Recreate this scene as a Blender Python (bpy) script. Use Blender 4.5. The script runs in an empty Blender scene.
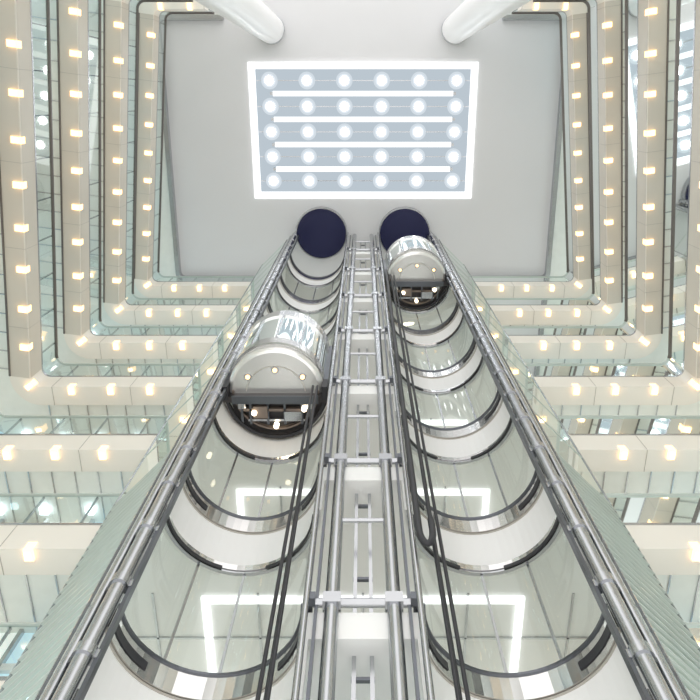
import bpy, math, random
from mathutils import Vector
random.seed(4)
U = 7.35            # metres per layout unit
scene = bpy.context.scene
try:
    scene.view_settings.view_transform = 'Standard'
except Exception as e:
    print(e)

# ------------------------------------------------------------ materials
def principled(name, col, rough=0.5, metal=0.0, emit=None, estr=0.0, noise=0.0, nscale=3.0, spec=0.5):
    m = bpy.data.materials.new(name); m.use_nodes = True
    nt = m.node_tree; b = nt.nodes['Principled BSDF']
    b.inputs['Base Color'].default_value = (*col, 1)
    b.inputs['Roughness'].default_value = rough
    b.inputs['Metallic'].default_value = metal
    b.inputs['Specular IOR Level'].default_value = spec
    if emit:
        b.inputs['Emission Color'].default_value = (*emit, 1)
        b.inputs['Emission Strength'].default_value = estr
    if noise > 0:
        tc = nt.nodes.new('ShaderNodeTexCoord'); n = nt.nodes.new('ShaderNodeTexNoise')
        n.inputs['Scale'].default_value = nscale
        r = nt.nodes.new('ShaderNodeValToRGB')
        r.color_ramp.elements[0].color = (*[c*(1-noise) for c in col], 1)
        r.color_ramp.elements[1].color = (*[min(1, c*(1+noise)) for c in col], 1)
        nt.links.new(tc.outputs['Object'], n.inputs['Vector'])
        nt.links.new(n.outputs['Fac'], r.inputs['Fac'])
        nt.links.new(r.outputs['Color'], b.inputs['Base Color'])
    return m

def emission(name, col, s):
    m = bpy.data.materials.new(name); m.use_nodes = True
    nt = m.node_tree; nt.nodes.clear()
    e = nt.nodes.new('ShaderNodeEmission'); o = nt.nodes.new('ShaderNodeOutputMaterial')
    e.inputs['Color'].default_value = (*col, 1); e.inputs['Strength'].default_value = s
    nt.links.new(e.outputs[0], o.inputs[0])
    return m

def glass(name, col, refl=1.0, ior=1.45):
    m = bpy.data.materials.new(name); m.use_nodes = True
    nt = m.node_tree; nt.nodes.clear()
    t = nt.nodes.new('ShaderNodeBsdfTransparent'); g = nt.nodes.new('ShaderNodeBsdfGlossy')
    mx = nt.nodes.new('ShaderNodeMixShader'); f = nt.nodes.new('ShaderNodeFresnel')
    mu = nt.nodes.new('ShaderNodeMath'); mu.operation = 'MULTIPLY'; mu.inputs[1].default_value = refl
    o = nt.nodes.new('ShaderNodeOutputMaterial')
    t.inputs['Color'].default_value = (*col, 1)
    g.inputs['Roughness'].default_value = 0.03; g.inputs['Color'].default_value = (.95, 1, .98, 1)
    f.inputs['IOR'].default_value = ior
    nt.links.new(f.outputs[0], mu.inputs[0]); nt.links.new(mu.outputs[0], mx.inputs[0])
    nt.links.new(t.outputs[0], mx.inputs[1]); nt.links.new(g.outputs[0], mx.inputs[2])
    nt.links.new(mx.outputs[0], o.inputs[0])
    return m

M = dict(
 steel=principled('brushed_steel', (.50, .51, .53), .25, 1.0, noise=.10, nscale=2),
 steel_dark=principled('dark_steel', (.16, .17, .19), .35, .9),
 mirror=principled('polished_steel', (.72, .71, .70), .16, 1.0),
 silver=principled('silver_panel', (.86, .85, .83), .25, .7),
 cream=principled('cream_panel', (.89, .85, .775), .5, noise=.04, nscale=.6),
 tan=principled('tan_side_shade', (.66, .61, .535), .45, noise=.06, nscale=.8),  # dimmer light of the side runs put into the colour
 soffit=principled('pale_soffit', (.86, .88, .83), .3, noise=.05),
 white=principled('white_paint', (.90, .895, .88), .4),
 column=principled('white_column_paint', (.95, .95, .95), .3),
 ceil=principled('grey_ceiling_paint', (.75, .75, .765), .6, noise=.03, nscale=.3),
 slat=principled('pale_green_slat', (.56, .62, .585), .3, .2),
 joint=principled('panel_joint', (.50, .47, .42), .6),
 rail=principled('dark_handrail', (.17, .15, .14), .35, .5),
 navy=principled('navy_hood', (.02, .022, .075), .25, .3),
 black=principled('black_rubber', (.03, .03, .035), .5),
 mach=principled('machinery_dark', (.07, .065, .065), .45, .5),
 brown=principled('machinery_brown', (.25, .20, .17), .45, .4),
 gl=glass('clear_green_glass', (.95, .98, .96)),
 glb=glass('balustrade_blue_glass', (.84, .92, .93), 1.8),
 glc=glass('capsule_glass', (.76, .83, .83), 2.5),
 lamp=emission('warm_downlight', (1, .62, .30), 3.2),
 lampc=emission('warm_downlight_core', (1, .86, .62), 7.0),
 lampw=emission('white_downlight', (1, .90, .72), 7.0),
 strip=emission('lobby_light_strip', (.98, 1, .98), 1.8),
 skyf=emission('skylight_frame_glow', (1, 1, 1), 1.6),
 skyp=emission('skylight_diffuser', (.50, .57, .63), 1.0),
 skyb=emission('skylight_bar_glow', (1, 1, 1), 1.5),
 bulb=emission('skylight_bulb', (1, 1, 1), 9.0),
 halo=emission('skylight_bulb_inner_glow', (.86, .93, 1), .97),  # bright inner glow around each bulb, painted as an emissive disc
 halo2=emission('skylight_bulb_outer_glow', (.66, .73, .79), 1.0),  # fainter outer glow, painted the same way
 shop1=principled('shopfront_white', (.75, .76, .72), .4, emit=(1, 1, .93), estr=.52),  # shopfront panels given an added glow as fill light for the soffits
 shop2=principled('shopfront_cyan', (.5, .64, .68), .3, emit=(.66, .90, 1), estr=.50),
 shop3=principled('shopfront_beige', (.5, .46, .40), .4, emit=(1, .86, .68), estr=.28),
 shopl=emission('shop_lamp', (.85, .95, 1), 5.0),
)

# ------------------------------------------------------------ builder
class B:
    def __init__(s): s.v = []; s.f = []; s.m = []; s.names = []; s.sm = []; s.fx = 1
    def mi(s, n):
        if n not in s.names: s.names.append(n)
        return s.names.index(n)
    def add(s, vs, fs, mat, smooth=False):
        o = len(s.v); i = s.mi(mat)
        s.v += [(x*s.fx, y, z) for x, y, z in vs]
        for f in fs:
            s.f.append(tuple(o+k for k in f)); s.m.append(i); s.sm.append(smooth)
    def box(s, c, size, mat, rz=0.0):
        a, b, h = [q/2 for q in size]; cs, sn = math.cos(rz), math.sin(rz)
        vs = []
        for z in (-h, h):
            for x, y in ((-a, -b), (a, -b), (a, b), (-a, b)):
                vs.append((c[0]+x*cs-y*sn, c[1]+x*sn+y*cs, c[2]+z))
        s.add(vs, [(3, 2, 1, 0), (4, 5, 6, 7), (0, 1, 5, 4), (1, 2, 6, 5), (2, 3, 7, 6), (3, 0, 4, 7)], mat)
    def tube(s, pts, r, mat, n=14, caps=True):
        pts = [Vector(p) for p in pts]; rings = []
        for i, p in enumerate(pts):
            t = (pts[min(i+1, len(pts)-1)]-pts[max(i-1, 0)]).normalized()
            a = t.cross(Vector((0, 1, 0)) if abs(t.y) < .9 else Vector((1, 0, 0))).normalized(); b = t.cross(a)
            rings.append([tuple(p+a*r*math.cos(2*math.pi*k/n)+b*r*math.sin(2*math.pi*k/n)) for k in range(n)])
        vs = [q for g in rings for q in g]; fs = []
        for i in range(len(pts)-1):
            for k in range(n):
                k2 = (k+1) % n
                fs.append((i*n+k, i*n+k2, (i+1)*n+k2, (i+1)*n+k))
        s.add(vs, fs, mat, True)
        if caps:
            s.add(rings[0], [tuple(range(n))], mat); s.add(rings[-1], [tuple(reversed(range(n)))], mat)
    def sweep(s, path, prof, mat, closed=True, smooth=False, loop=False):
        nv = norms(path, loop); P = len(prof); vs = []
        for (x, y), (nx, ny) in zip(path, nv):
            for o, z in prof: vs.append((x+nx*o, y+ny*o, z))
        fs = []; n = len(path)
        for i in range(n if loop else n-1):
            j = (i+1) % n
            for k in range(P if closed else P-1):
                k2 = (k+1) % P
                fs.append((i*P+k, j*P+k, j*P+k2, i*P+k2))
        if closed and not loop:
            fs.append(tuple(range(P))); fs.append(tuple(reversed(range((n-1)*P, n*P))))
        s.add(vs, fs, mat, smooth)
    def poly(s, pts, z0, z1, mat):
        n = len(pts)
        vs = [(x, y, z0) for x, y in pts]+[(x, y, z1) for x, y in pts]
        fs = [tuple(reversed(range(n))), tuple(range(n, 2*n))]+[(i, (i+1) % n, n+(i+1) % n, n+i) for i in range(n)]
        s.add(vs, fs, mat)
    def disc(s, c, r, z, mat, n=24, a0=0, a1=2*math.pi, h=.004, sy=1):
        k = n if abs(a1-a0-2*math.pi) < 1e-6 else n+1
        pts = [(c[0]+r*math.cos(a0+(a1-a0)*i/n), c[1]+sy*r*math.sin(a0+(a1-a0)*i/n)) for i in range(k)]
        s.poly(pts, z, z+h, mat)
    def make(s, name, parent=None):
        me = bpy.data.meshes.new(name)
        me.from_pydata([(x*U, y*U, z*U) for x, y, z in s.v], [], s.f)
        for n in s.names: me.materials.append(M[n])
        me.polygons.foreach_set('material_index', s.m)
        me.polygons.foreach_set('use_smooth', s.sm)
        me.update()
        ob = bpy.data.objects.new(name, me); scene.collection.objects.link(ob)
        if parent: ob.parent = parent
        return ob

def norms(path, loop=False):
    out = []; n = len(path)
    for i in range(n):
        def seg(a, b):
            dx, dy = path[b][0]-path[a][0], path[b][1]-path[a][1]; l = math.hypot(dx, dy) or 1
            return (-dy/l, dx/l)
        if loop: a = seg((i-1) % n, i); b = seg(i, (i+1) % n)
        else:
            a = seg(i-1, i) if i > 0 else seg(i, i+1); b = seg(i, i+1) if i < n-1 else a
        mx, my = a[0]+b[0], a[1]+b[1]; l2 = mx*mx+my*my
        out.append((2*mx/l2, 2*my/l2))
    return out

def fillet(pts, r, n=8):
    out = [pts[0]]
    for i in range(1, len(pts)-1):
        p = Vector(pts[i]); a = (Vector(pts[i-1])-p).normalized(); b = (Vector(pts[i+1])-p).normalized()
        ang = a.angle(b); d = r/math.tan(ang/2); c = p+(a+b).normalized()*(r/math.sin(ang/2))
        s, e = p+a*d-c, p+b*d-c
        a0 = math.atan2(s.y, s.x); a1 = math.atan2(e.y, e.x); da = (a1-a0+math.pi) % (2*math.pi)-math.pi
        for k in range(n+1):
            t = a0+da*k/n; out.append((c.x+r*math.cos(t), c.y+r*math.sin(t)))
    out.append(pts[-1]); return out

def along(path, step, start=None):
    L = []; acc = 0; nxt = step/2 if start is None else start
    for (x0, y0), (x1, y1) in zip(path, path[1:]):
        l = math.hypot(x1-x0, y1-y0)
        while nxt <= acc+l:
            t = (nxt-acc)/l
            L.append((x0+(x1-x0)*t, y0+(y1-y0)*t, math.atan2(y1-y0, x1-x0))); nxt += step
        acc += l
    return L

def group(name):
    e = bpy.data.objects.new(name, None); scene.collection.objects.link(e); return e

def arc(cx, cy, r, a0, a1, n=28):
    return [(cx+r*math.cos(a0+(a1-a0)*i/n), cy+r*math.sin(a0+(a1-a0)*i/n)) for i in range(n+1)]

# ------------------------------------------------------------ layout
ZC = 5.05; ZG = -.218
FL = [1.588+.57*k for k in range(-2, 6)]
XF, XB, YB, YF = 1.225, 1.445, 1.17, -.50
edge = fillet([(-.93, YF), (-XF, YF), (-XB, YB), (-.76, YB)], .035)
side = edge[9:11]     # straight side run between the two corner fillets
CX, CY, CR = .305, .952, .190
SW = .088          # width of the solid soffit border
BH = .165          # balustrade glass height

# balconies ---------------------------------------------------
for S in FL:
    for fx in (1, -1):
        g = group('balcony')
        b = B(); b.fx = fx
        b.sweep(edge, [(0, S), (SW, S), (SW, S+.035), (.33, S+.035), (.33, S+.09), (.03, S+.09), (.03, S+.12), (0, S+.12)], 'cream')
        b.sweep(edge, [(SW+.002, S+.0345), (.33, S+.0345)], 'soffit', closed=False)
        b.sweep(side, [(.003, S-.0008), (SW-.006, S-.0008)], 'tan', closed=False)  # side soffit overlay, shade painted in as a darker tan
        b.sweep(side, [(-.0008, S+.004), (-.0008, S+.112)], 'tan', closed=False)  # same painted shade over the side fascia
        b.sweep(edge, [(-.002, S+.112), (.0, S+.112), (.0, S+.122), (-.002, S+.122)], 'steel')
        b.sweep(side, [(SW-.006, S-.004), (SW+.002, S-.004), (SW+.002, S+.004), (SW-.006, S+.004)], 'rail')
        for x, y, a in along(edge, .34, .0001):
            nx, ny = -math.sin(a), math.cos(a)
            b.box((x+nx*SW/2, y+ny*SW/2, S-.0006), (.002, SW, .002), 'joint', a)
            b.box((x, y, S+.058), (.002, .002, .108), 'joint', a)
        for x, y, a in along(edge, .085):
            nx, ny = -math.sin(a), math.cos(a)
            b.box((x+nx*.21, y+ny*.21, S+.032), (.004, .23, .004), 'steel', a)
        b.make('slab', g)
        b = B(); b.fx = fx
        b.sweep(edge, [(.010, S+.12), (.010, S+.12+BH)], 'glb', closed=False)
        b.make('glass_balustrade', g)
        b = B(); b.fx = fx
        zt = S+.12+BH
        b.sweep(edge[:13], [(.003, zt), (.014, zt), (.014, zt+.009), (.003, zt+.009)], 'rail')
        b.sweep(edge[12:], [(.004, zt), (.013, zt), (.013, zt+.006), (.004, zt+.006)], 'slat')
        b.sweep(edge, [(.014, S+.122), (.022, S+.122), (.022, S+.130), (.014, S+.130)], 'steel')
        for x, y, a in along(edge, .17, .0001):
            nx, ny = -math.sin(a), math.cos(a)
            b.box((x+nx*.016, y+ny*.016, S+.12+BH/2), (.005, .007, BH), 'steel', a)
        b.make('handrail', g)
        b = B(); b.fx = fx
        for x, y, a in along(edge, .17):
            nx, ny = -math.sin(a), math.cos(a)
            b.box((x+nx*.015, y+ny*.015, S+.008), (.025, .038, .038), 'lamp', a)
            b.box((x+nx*.016, y+ny*.016, S-.013), (.015, .022, .004), 'lampc', a)
        b.make('downlights', g)

# top fascia under the ceiling
rect = fillet([(-.93, YF), (-1.355, YF), (-1.375, 1.25), (-.80, 1.25)], .03)
for fx in (1, -1):
    b = B(); b.fx = fx
    b.sweep(rect, [(0, ZC-.05), (.03, ZC-.05), (.03, ZC), (0, ZC)], 'steel')
    b.sweep(rect, [(.03, ZC-.03), (.25, ZC-.03)], 'soffit', closed=False)
    b.make('trim_1' if fx == 1 else 'trim_2')

# shopfront walls ---------------------------------------------
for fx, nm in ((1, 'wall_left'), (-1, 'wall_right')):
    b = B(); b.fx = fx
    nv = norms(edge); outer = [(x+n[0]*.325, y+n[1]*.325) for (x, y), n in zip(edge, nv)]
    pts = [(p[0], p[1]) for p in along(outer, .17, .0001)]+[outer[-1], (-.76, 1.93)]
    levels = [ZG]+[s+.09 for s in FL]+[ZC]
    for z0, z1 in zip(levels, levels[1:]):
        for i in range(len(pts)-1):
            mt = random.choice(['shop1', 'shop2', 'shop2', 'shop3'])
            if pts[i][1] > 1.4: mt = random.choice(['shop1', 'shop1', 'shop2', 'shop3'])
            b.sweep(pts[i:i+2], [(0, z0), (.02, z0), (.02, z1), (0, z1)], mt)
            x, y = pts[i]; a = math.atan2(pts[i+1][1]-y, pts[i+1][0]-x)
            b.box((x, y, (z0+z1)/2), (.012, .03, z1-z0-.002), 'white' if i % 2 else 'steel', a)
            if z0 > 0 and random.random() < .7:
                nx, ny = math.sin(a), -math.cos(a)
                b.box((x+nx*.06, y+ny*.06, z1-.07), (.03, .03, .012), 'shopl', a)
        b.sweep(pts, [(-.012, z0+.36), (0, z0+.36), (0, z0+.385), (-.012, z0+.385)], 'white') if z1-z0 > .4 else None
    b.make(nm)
b = B(); b.box((0, 1.94, (ZG+ZC)/2), (1.54, .02, ZC-ZG), 'shop1'); b.make('wall_back')

# ceiling with opening -----------------------------------------
sx, sy0, sy1 = .787, -.243, .672
b = B()
X1, Y0, Y1 = 1.85, -1.3, 1.97
for x0, x1, y0, y1 in ((-X1, -sx, Y0, Y1), (sx, X1, Y0, Y1), (-sx, sx, Y0, sy0), (-sx, sx, sy1, Y1)):
    b.box(((x0+x1)/2, (y0+y1)/2, ZC+.07), (x1-x0, y1-y0, .14), 'ceil')
b.make('ceiling')
g = group('ceiling_light_panel')
b = B()
w = .042
for x0, x1, y0, y1 in ((-sx, -sx+w, sy0, sy1), (sx-w, sx, sy0, sy1), (-sx+w, sx-w, sy0, sy0+w), (-sx+w, sx-w, sy1-w, sy1)):
    b.box(((x0+x1)/2, (y0+y1)/2, ZC+.01), (x1-x0, y1-y0, .05), 'skyf')
b.make('frame', g)
b = B(); b.box((0, (sy0+sy1)/2, ZC+.10), (2*sx, sy1-sy0, .02), 'skyp'); b.make('diffuser', g)
b = B()
rows = [sy0+.115+(sy1-sy0-.23)*i/4 for i in range(5)]
for i in range(4):
    y = (rows[i]+rows[i+1])/2
    b.box((0, y, ZC+.055), (1.26, .034, .03), 'skyb')
    for x in (-.64, .64): b.box((x, y, ZC+.07), (.02, .02, .06), 'steel')
b.make('light_bars', g)
b = B()
for y in rows:
    b.box((0, y, ZC+.083), (1.5, .006, .01), 'steel')
    for j in range(6):
        x = -.655+1.31*j/5
        b.disc((x, y), .058, ZC+.077, 'halo2', h=.006); b.disc((x, y), .043, ZC+.070, 'halo', h=.006); b.disc((x, y), .030, ZC+.062, 'bulb', h=.007)  # two dimmer discs draw the glow around each bulb
b.make('bulbs', g)

# columns ------------------------------------------------------
for fx in (1, -1):
    b = B(); b.fx = fx
    b.tube([(-.62, -.447, ZG), (-.62, -.447, ZC)], .09, 'column', 48)
    b.tube([(-.62, -.447, ZC-.03), (-.62, -.447, ZC)], .094, 'steel', 48)
    b.make('round_column')

# landings -----------------------------------------------------
for S in FL:
    zr = S+.062
    g = group('elevator_landing')
    out = [(-.75, YB)]+arc(-CX, CY, CR+.004, math.pi, 0)+arc(CX, CY, CR+.004, math.pi, 0)+[(.75, YB), (.75, 1.92), (-.75, 1.92)]
    b = B(); b.poly(out, S, S+.07, 'white')
    for x in (-.60, -.30, -.15, 0, .15, .30, .60): b.box((x, 1.60, S-.002), (.006, .56, .004), 'steel')
    for y in (1.48, 1.76): b.box((0, y, S-.002), (1.46, .006, .004), 'steel')
    b.make('slab', g)
    b = B()
    for s in (-1, 1):
        a = arc(s*CX, CY, CR, math.pi, 0)
        b.sweep(a, [(-.006, zr-.032), (.010, zr-.032), (.010, zr+.028), (-.006, zr+.028)], 'mirror', smooth=False)
        b.sweep(a, [(-.010, zr+.028), (.014, zr+.028), (.014, zr+.034), (-.010, zr+.034)], 'steel_dark')
        for a0, a1 in ((math.pi*.985, math.pi*.76), (math.pi*.24, math.pi*.015)):
            b.sweep(arc(s*CX, CY, CR-.0065, a0, a1, 8), [(-.002, zr-.014), (0, zr-.014), (0, zr+.006), (-.002, zr+.006)], 'black')
    b.make('sill_rings', g)
    b = B()
    for s in (-1, 1):
        a = arc(s*CX, CY, CR, math.pi, 0)
        b.sweep(a, [(.0, zr-.200), (.012, zr-.200), (.012, zr-.033), (.0, zr-.033)], 'white')
        b.sweep(a, [(-.002, zr-.038), (.0, zr-.038), (.0, zr-.033), (-.002, zr-.033)], 'joint')
    b.make('curved_bulkheads', g)
    b = B()
    for s in (-1, 1):
        a = arc(s*CX, CY, CR, math.pi, 0)
        b.sweep(a, [(-.003, zr-.206), (.006, zr-.206), (.006, zr-.200), (-.003, zr-.200)], 'steel')
        b.sweep(a, [(-.006, zr-.198), (.0, zr-.198), (.0, zr-.178), (-.006, zr-.178)], 'mirror')
        for a0, a1 in ((math.pi*.97, math.pi*.60), (math.pi*.40, math.pi*.03)):
            b.sweep(arc(s*CX, CY, CR-.0065, a0, a1, 10), [(-.004, zr-.206), (0, zr-.206), (0, zr-.196), (-.004, zr-.196)], 'black')
        for t in (.02, .30, .5, .70, .98):
            th = math.pi*t; x = s*CX+(CR+.004)*math.cos(th); y = CY+(CR+.004)*math.sin(th)
            b.box((x, y, zr-.209-.163), (.006, .006, .326), 'steel', th)
    b.make('door_tracks', g)
    b = B()
    for s in (-1, 1):
        b.sweep(arc(s*CX, CY, CR+.002, math.pi, 0), [(0, zr-.535), (0, zr-.209)], 'gl', closed=False, smooth=True)
    b.make('curved_glass_doors', g)
    b = B()
    for x in (-.45, .45): b.box((x, 1.49, S-.006), (.022, .32, .008), 'strip')
    b.box((0, 1.34, S-.006), (.922, .022, .008), 'strip')
    b.box((0, 1.64, S-.006), (.922, .022, .008), 'strip')
    b.make('light_frame', g)

# shaft steelwork ----------------------------------------------
g = group('elevator_shaft_frame')
b = B()
ZT = ZC-.004
for s in (-1, 1):
    b.tube([(s*.062, .945, ZG), (s*.062, .945, ZT)], .0145, 'steel', 18)
    b.tube([(s*.112, .925, ZG), (s*.112, .925, ZT)], .0065, 'steel', 10)
    b.box((s*.093, .95, (ZG+ZT)/2), (.006, .018, ZT-ZG), 'steel_dark')
    b.box((s*.017, 1.00, (ZG+ZT)/2), (.008, .014, ZT-ZG), 'steel')
b.make('central_columns', g)
b = B()
z = 1.107-.57*2
while z < ZC-.05:
    b.tube([(-.10, .945, z), (.10, .945, z)], .010, 'steel', 12)
    for s in (-1, 1):
        b.box((s*.062, .945, z), (.036, .034, .03), 'steel')
        b.box((s*.105, .935, z), (.02, .02, .02), 'steel_dark')
        b.tube([(s*.062, .945, z), (s*.062, 1.05, z)], .006, 'steel', 8)
    b.box((0, 1.0, z+.14), (.044, .008, .008), 'steel_dark')
    b.box((0, 1.0, z+.43), (.044, .008, .008), 'steel_dark')
    b.tube([(-.062, .945, z+.285), (.062, .945, z+.285)], .006, 'steel', 12)
    z += .57
b.make('cross_members', g)
b = B()
for s in (-1, 1):
    b.tube([(s*.498, .930, ZG), (s*.498, .930, ZT)], .0155, 'steel', 18)
    b.tube([(s*.536, .955, ZG), (s*.536, .955, ZT)], .010, 'steel', 12)
    b.box((s*.517, .955, (ZG+ZT)/2), (.008, .012, ZT-ZG), 'steel_dark')
    b.box((s*.474, .94, (ZG+ZT)/2), (.008, .016, ZT-ZG), 'steel_dark')
    z = .2
    while z < ZC-.05:
        b.tube([(s*.498, .930, z-.012), (s*.498, .930, z+.012)], .020, 'steel', 18)
        b.box((s*.516, .945, z), (.055, .012, .014), 'steel_dark', s*.5)
        b.box((s*.483, .94, z), (.02, .02, .02), 'steel')
        z += .19
b.make('outer_rails', g)

# side glass screens -------------------------------------------
for s in (-1, 1):
    g = group('glass_side_screen')
    p0, p1 = (s*.560, .965), (s*.750, 1.150)
    ZS = ZC-.06
    b = B(); b.add([(p0[0], p0[1], ZG), (p1[0], p1[1], ZG), (p1[0], p1[1], ZS), (p0[0], p0[1], ZS)], [(0, 1, 2, 3)], 'gl'); b.make('glass', g)
    b = B(); cx, cy = (p0[0]+p1[0])/2, (p0[1]+p1[1])/2; L = math.hypot(p1[0]-p0[0], p1[1]-p0[1]); a = math.atan2(p1[1]-p0[1], p1[0]-p0[0])
    z = .3
    while z < 1.75:
        b.box((cx, cy, z), (L, .010, .004), 'slat', a); z += .036
    while z < ZS:
        b.box((cx, cy, z), (L, .004, .004), 'slat', a); z += .285
    for t in (0, 1):
        b.box((p0[0]+(p1[0]-p0[0])*t, p0[1]+(p1[1]-p0[1])*t, (ZG+ZS)/2), (.006, .006, ZS-ZG), 'steel', a)
    b.make('louver_bars', g)

# shaft hoods --------------------------------------------------
for s in (-1, 1):
    g = group('shaft_hood')
    b = B(); b.disc((s*CX, CY-.03), CR-.010, ZC-.05, 'navy', n=48, h=.046)
    b.make('hood', g)
    b = B(); a = arc(s*CX, CY-.03, CR-.008, 2*math.pi, 0, 56)[:-1]
    b.sweep(a, [(0, ZC-.055), (.008, ZC-.055), (.008, ZC-.004), (0, ZC-.004)], 'steel', loop=True)
    b.make('rim', g)

# elevators ----------------------------------------------------
def elevator(cx, z0):
    g = group('panoramic_elevator'); R = .170
    full = arc(cx, CY, R, 2*math.pi, 0, 56)[:-1]
    front = arc(cx, CY, R, 2*math.pi+.15, math.pi-.15, 36)
    b = B()
    b.sweep(full, [(-.008, z0), (0, z0), (0, z0+.05), (-.008, z0+.05)], 'mirror', loop=True)
    b.sweep(full, [(-.01, z0+.30), (.003, z0+.30), (.003, z0+.365), (-.01, z0+.365)], 'mirror', loop=True)
    b.disc((cx, CY), R, z0+.365, 'white', n=48, h=.01)
    b.disc((cx, CY), R*.8, z0+.375, 'white', n=48, h=.03)
    b.disc((cx, CY), R-.01, z0+.30, 'white', n=48, h=.004)
    for x, y in ((-.08, 0), (.08, 0), (0, -.08), (0, .08)): b.disc((cx+x, CY+y), .014, z0+.295, 'lampw', n=14)
    b.make('canopy_and_bands', g)
    b = B(); b.sweep(front, [(-.003, z0+.05), (-.003, z0+.30)], 'glc', closed=False, smooth=True); b.make('curved_glass', g)
    b = B()
    for k in range(7):
        th = math.pi+math.pi*k/6
        b.box((cx+R*math.cos(th), CY+R*math.sin(th), z0+.175), (.007, .007, .25), 'steel', th)
    hr = arc(cx, CY, R-.014, 2*math.pi, math.pi, 24)
    b.sweep(hr, [(0, z0+.15), (.006, z0+.15), (.006, z0+.16), (0, z0+.16)], 'steel_dark')
    rear = arc(cx, CY, R-.004, math.pi-.15, .15, 24)
    b.sweep(rear, [(0, z0+.05), (.004, z0+.05), (.004, z0+.30), (0, z0+.30)], 'white')
    b.make('mullions_and_rear_panel', g)
    b = B()
    rings = [(R, z0), (R*.985, z0-.010), (R*.95, z0-.018), (R*.90, z0-.022)]
    n = 32; vs = []; K = len(rings)
    for r, z in rings:
        for i in range(n+1):
            t = math.pi+math.pi*i/n; vs.append((cx+r*math.cos(t), CY+.015+r*math.sin(t), z))
    fs = []
    for k in range(K-1):
        for i in range(n): fs.append((k*(n+1)+i, (k+1)*(n+1)+i, (k+1)*(n+1)+i+1, k*(n+1)+i+1))
    fs.append(tuple(range((K-1)*(n+1), K*(n+1))))
    fs.append(tuple([k*(n+1) for k in range(K)]+[(k+1)*(n+1)-1 for k in reversed(range(K))]))
    b.add(vs, fs, 'silver')
    b.disc((cx, CY), R-.002, z0+.002, 'silver', n=48, h=.01)
    seam = arc(cx, CY+.015, R*.60, 2*math.pi-.1, math.pi+.1, 20)
    b.sweep(seam, [(0, z0-.0235), (.003, z0-.0235), (.003, z0-.021), (0, z0-.021)], 'joint')
    for x, y in ((-.095, -.05), (0, -.075), (.095, -.05)):
        b.disc((cx+x, CY+y), .013, z0-.026, 'steel', n=18, h=.006); b.disc((cx+x, CY+y), .008, z0-.029, 'lamp', n=18)
    b.make('belly', g)
    b = B()
    b.disc((cx, CY+.015), R-.004, z0-.012, 'mach', n=28, a0=0, a1=math.pi, h=.012)
    ra = arc(cx, CY, R+.004, math.pi+.1, -.1, 30)
    b.sweep(ra, [(-.006, z0-.045), (.004, z0-.045), (.004, z0-.03), (-.006, z0-.03)], 'black')
    ra2 = arc(cx, CY, R-.02, math.pi, 0, 30)
    b.sweep(ra2, [(-.004, z0-.03), (.002, z0-.03), (.002, z0-.012), (-.004, z0-.012)], 'brown')
    b.box((cx, CY+.024, z0-.035), (2*R+.02, .022, .035), 'mach')
    b.box((cx, CY+.024, z0-.055), (2*R-.04, .030, .004), 'steel_dark')
    for x in (-.12, -.09, -.03, .03, .09, .12):
        b.box((cx+x, CY+.080, z0-.03), (.008, .09, .02), 'steel_dark')
    b.box((cx, CY+.07, z0-.03), (.23, .010, .02), 'brown')
    b.box((cx, CY+.11, z0-.028), (.20, .008, .02), 'steel')
    b.box((cx-.055, CY+.075, z0-.035), (.05, .045, .03), 'brown')
    b.box((cx+.06, CY+.09, z0-.035), (.06, .035, .03), 'steel')
    for sgn in (-1, 1):
        b.box((cx+sgn*(R+.002), CY, z0-.02), (.02, .05, .07), 'black')
        b.box((cx+sgn*(R+.003), CY, z0+.18), (.016, .035, .40), 'steel_dark')
        b.tube([(cx+sgn*.12, CY+.02, z0-.035), (cx+sgn*.12, CY+.06, z0-.035)], .018, 'steel', 14)
    for x, y in ((-.075, .075), (.10, .06), (0, .125)):
        b.disc((cx+x, CY+y), .009, z0-.058, 'lampc', n=14, h=.02)
    b.make('underslung_machinery', g)
    s = 1 if cx > 0 else -1; zt = z0-.04
    b = B()
    for dx, dy in ((0, 0), (.016, .0), (.008, .03)):
        b.tube([(s*(.158+dx), .93+dy, ZG), (s*(.158+dx), .93+dy, zt)], .0042, 'black', 8)
    b.make('hoist_cables', g)
    if s > 0:
        b = B()
        pts = [(.130, .90, zt), (.128, .90, 3.0), (.125, .90, 2.0), (.125, .90, 1.36)]
        for i in range(9):
            t = math.pi*i/8; pts.append((.140-.015*math.cos(t), .90, 1.29-.05*math.sin(t)))
        pts.append((.155, .90, 1.33))
        b.tube(pts, .008, 'black', 10)
        b.make('travelling_cable', g)
elevator(-CX, 2.215)
elevator(CX, 3.80)

# ------------------------------------------------------------ world, camera
w = bpy.data.worlds.new('World'); scene.world = w; w.use_nodes = True
bg = w.node_tree.nodes['Background']; bg.inputs[0].default_value = (1.0, .985, .97, 1); bg.inputs[1].default_value = 1.65
cd = bpy.data.cameras.new('camera'); cam = bpy.data.objects.new('camera', cd); scene.collection.objects.link(cam)
cd.sensor_width = 36; cd.lens = 36*682/700; cd.shift_x = -13/700
cam.location = (0, 0, 0); cam.rotation_euler = (math.radians(159.87), 0, 0)
cd.clip_end = 500; cd.clip_start = .05
scene.camera = cam
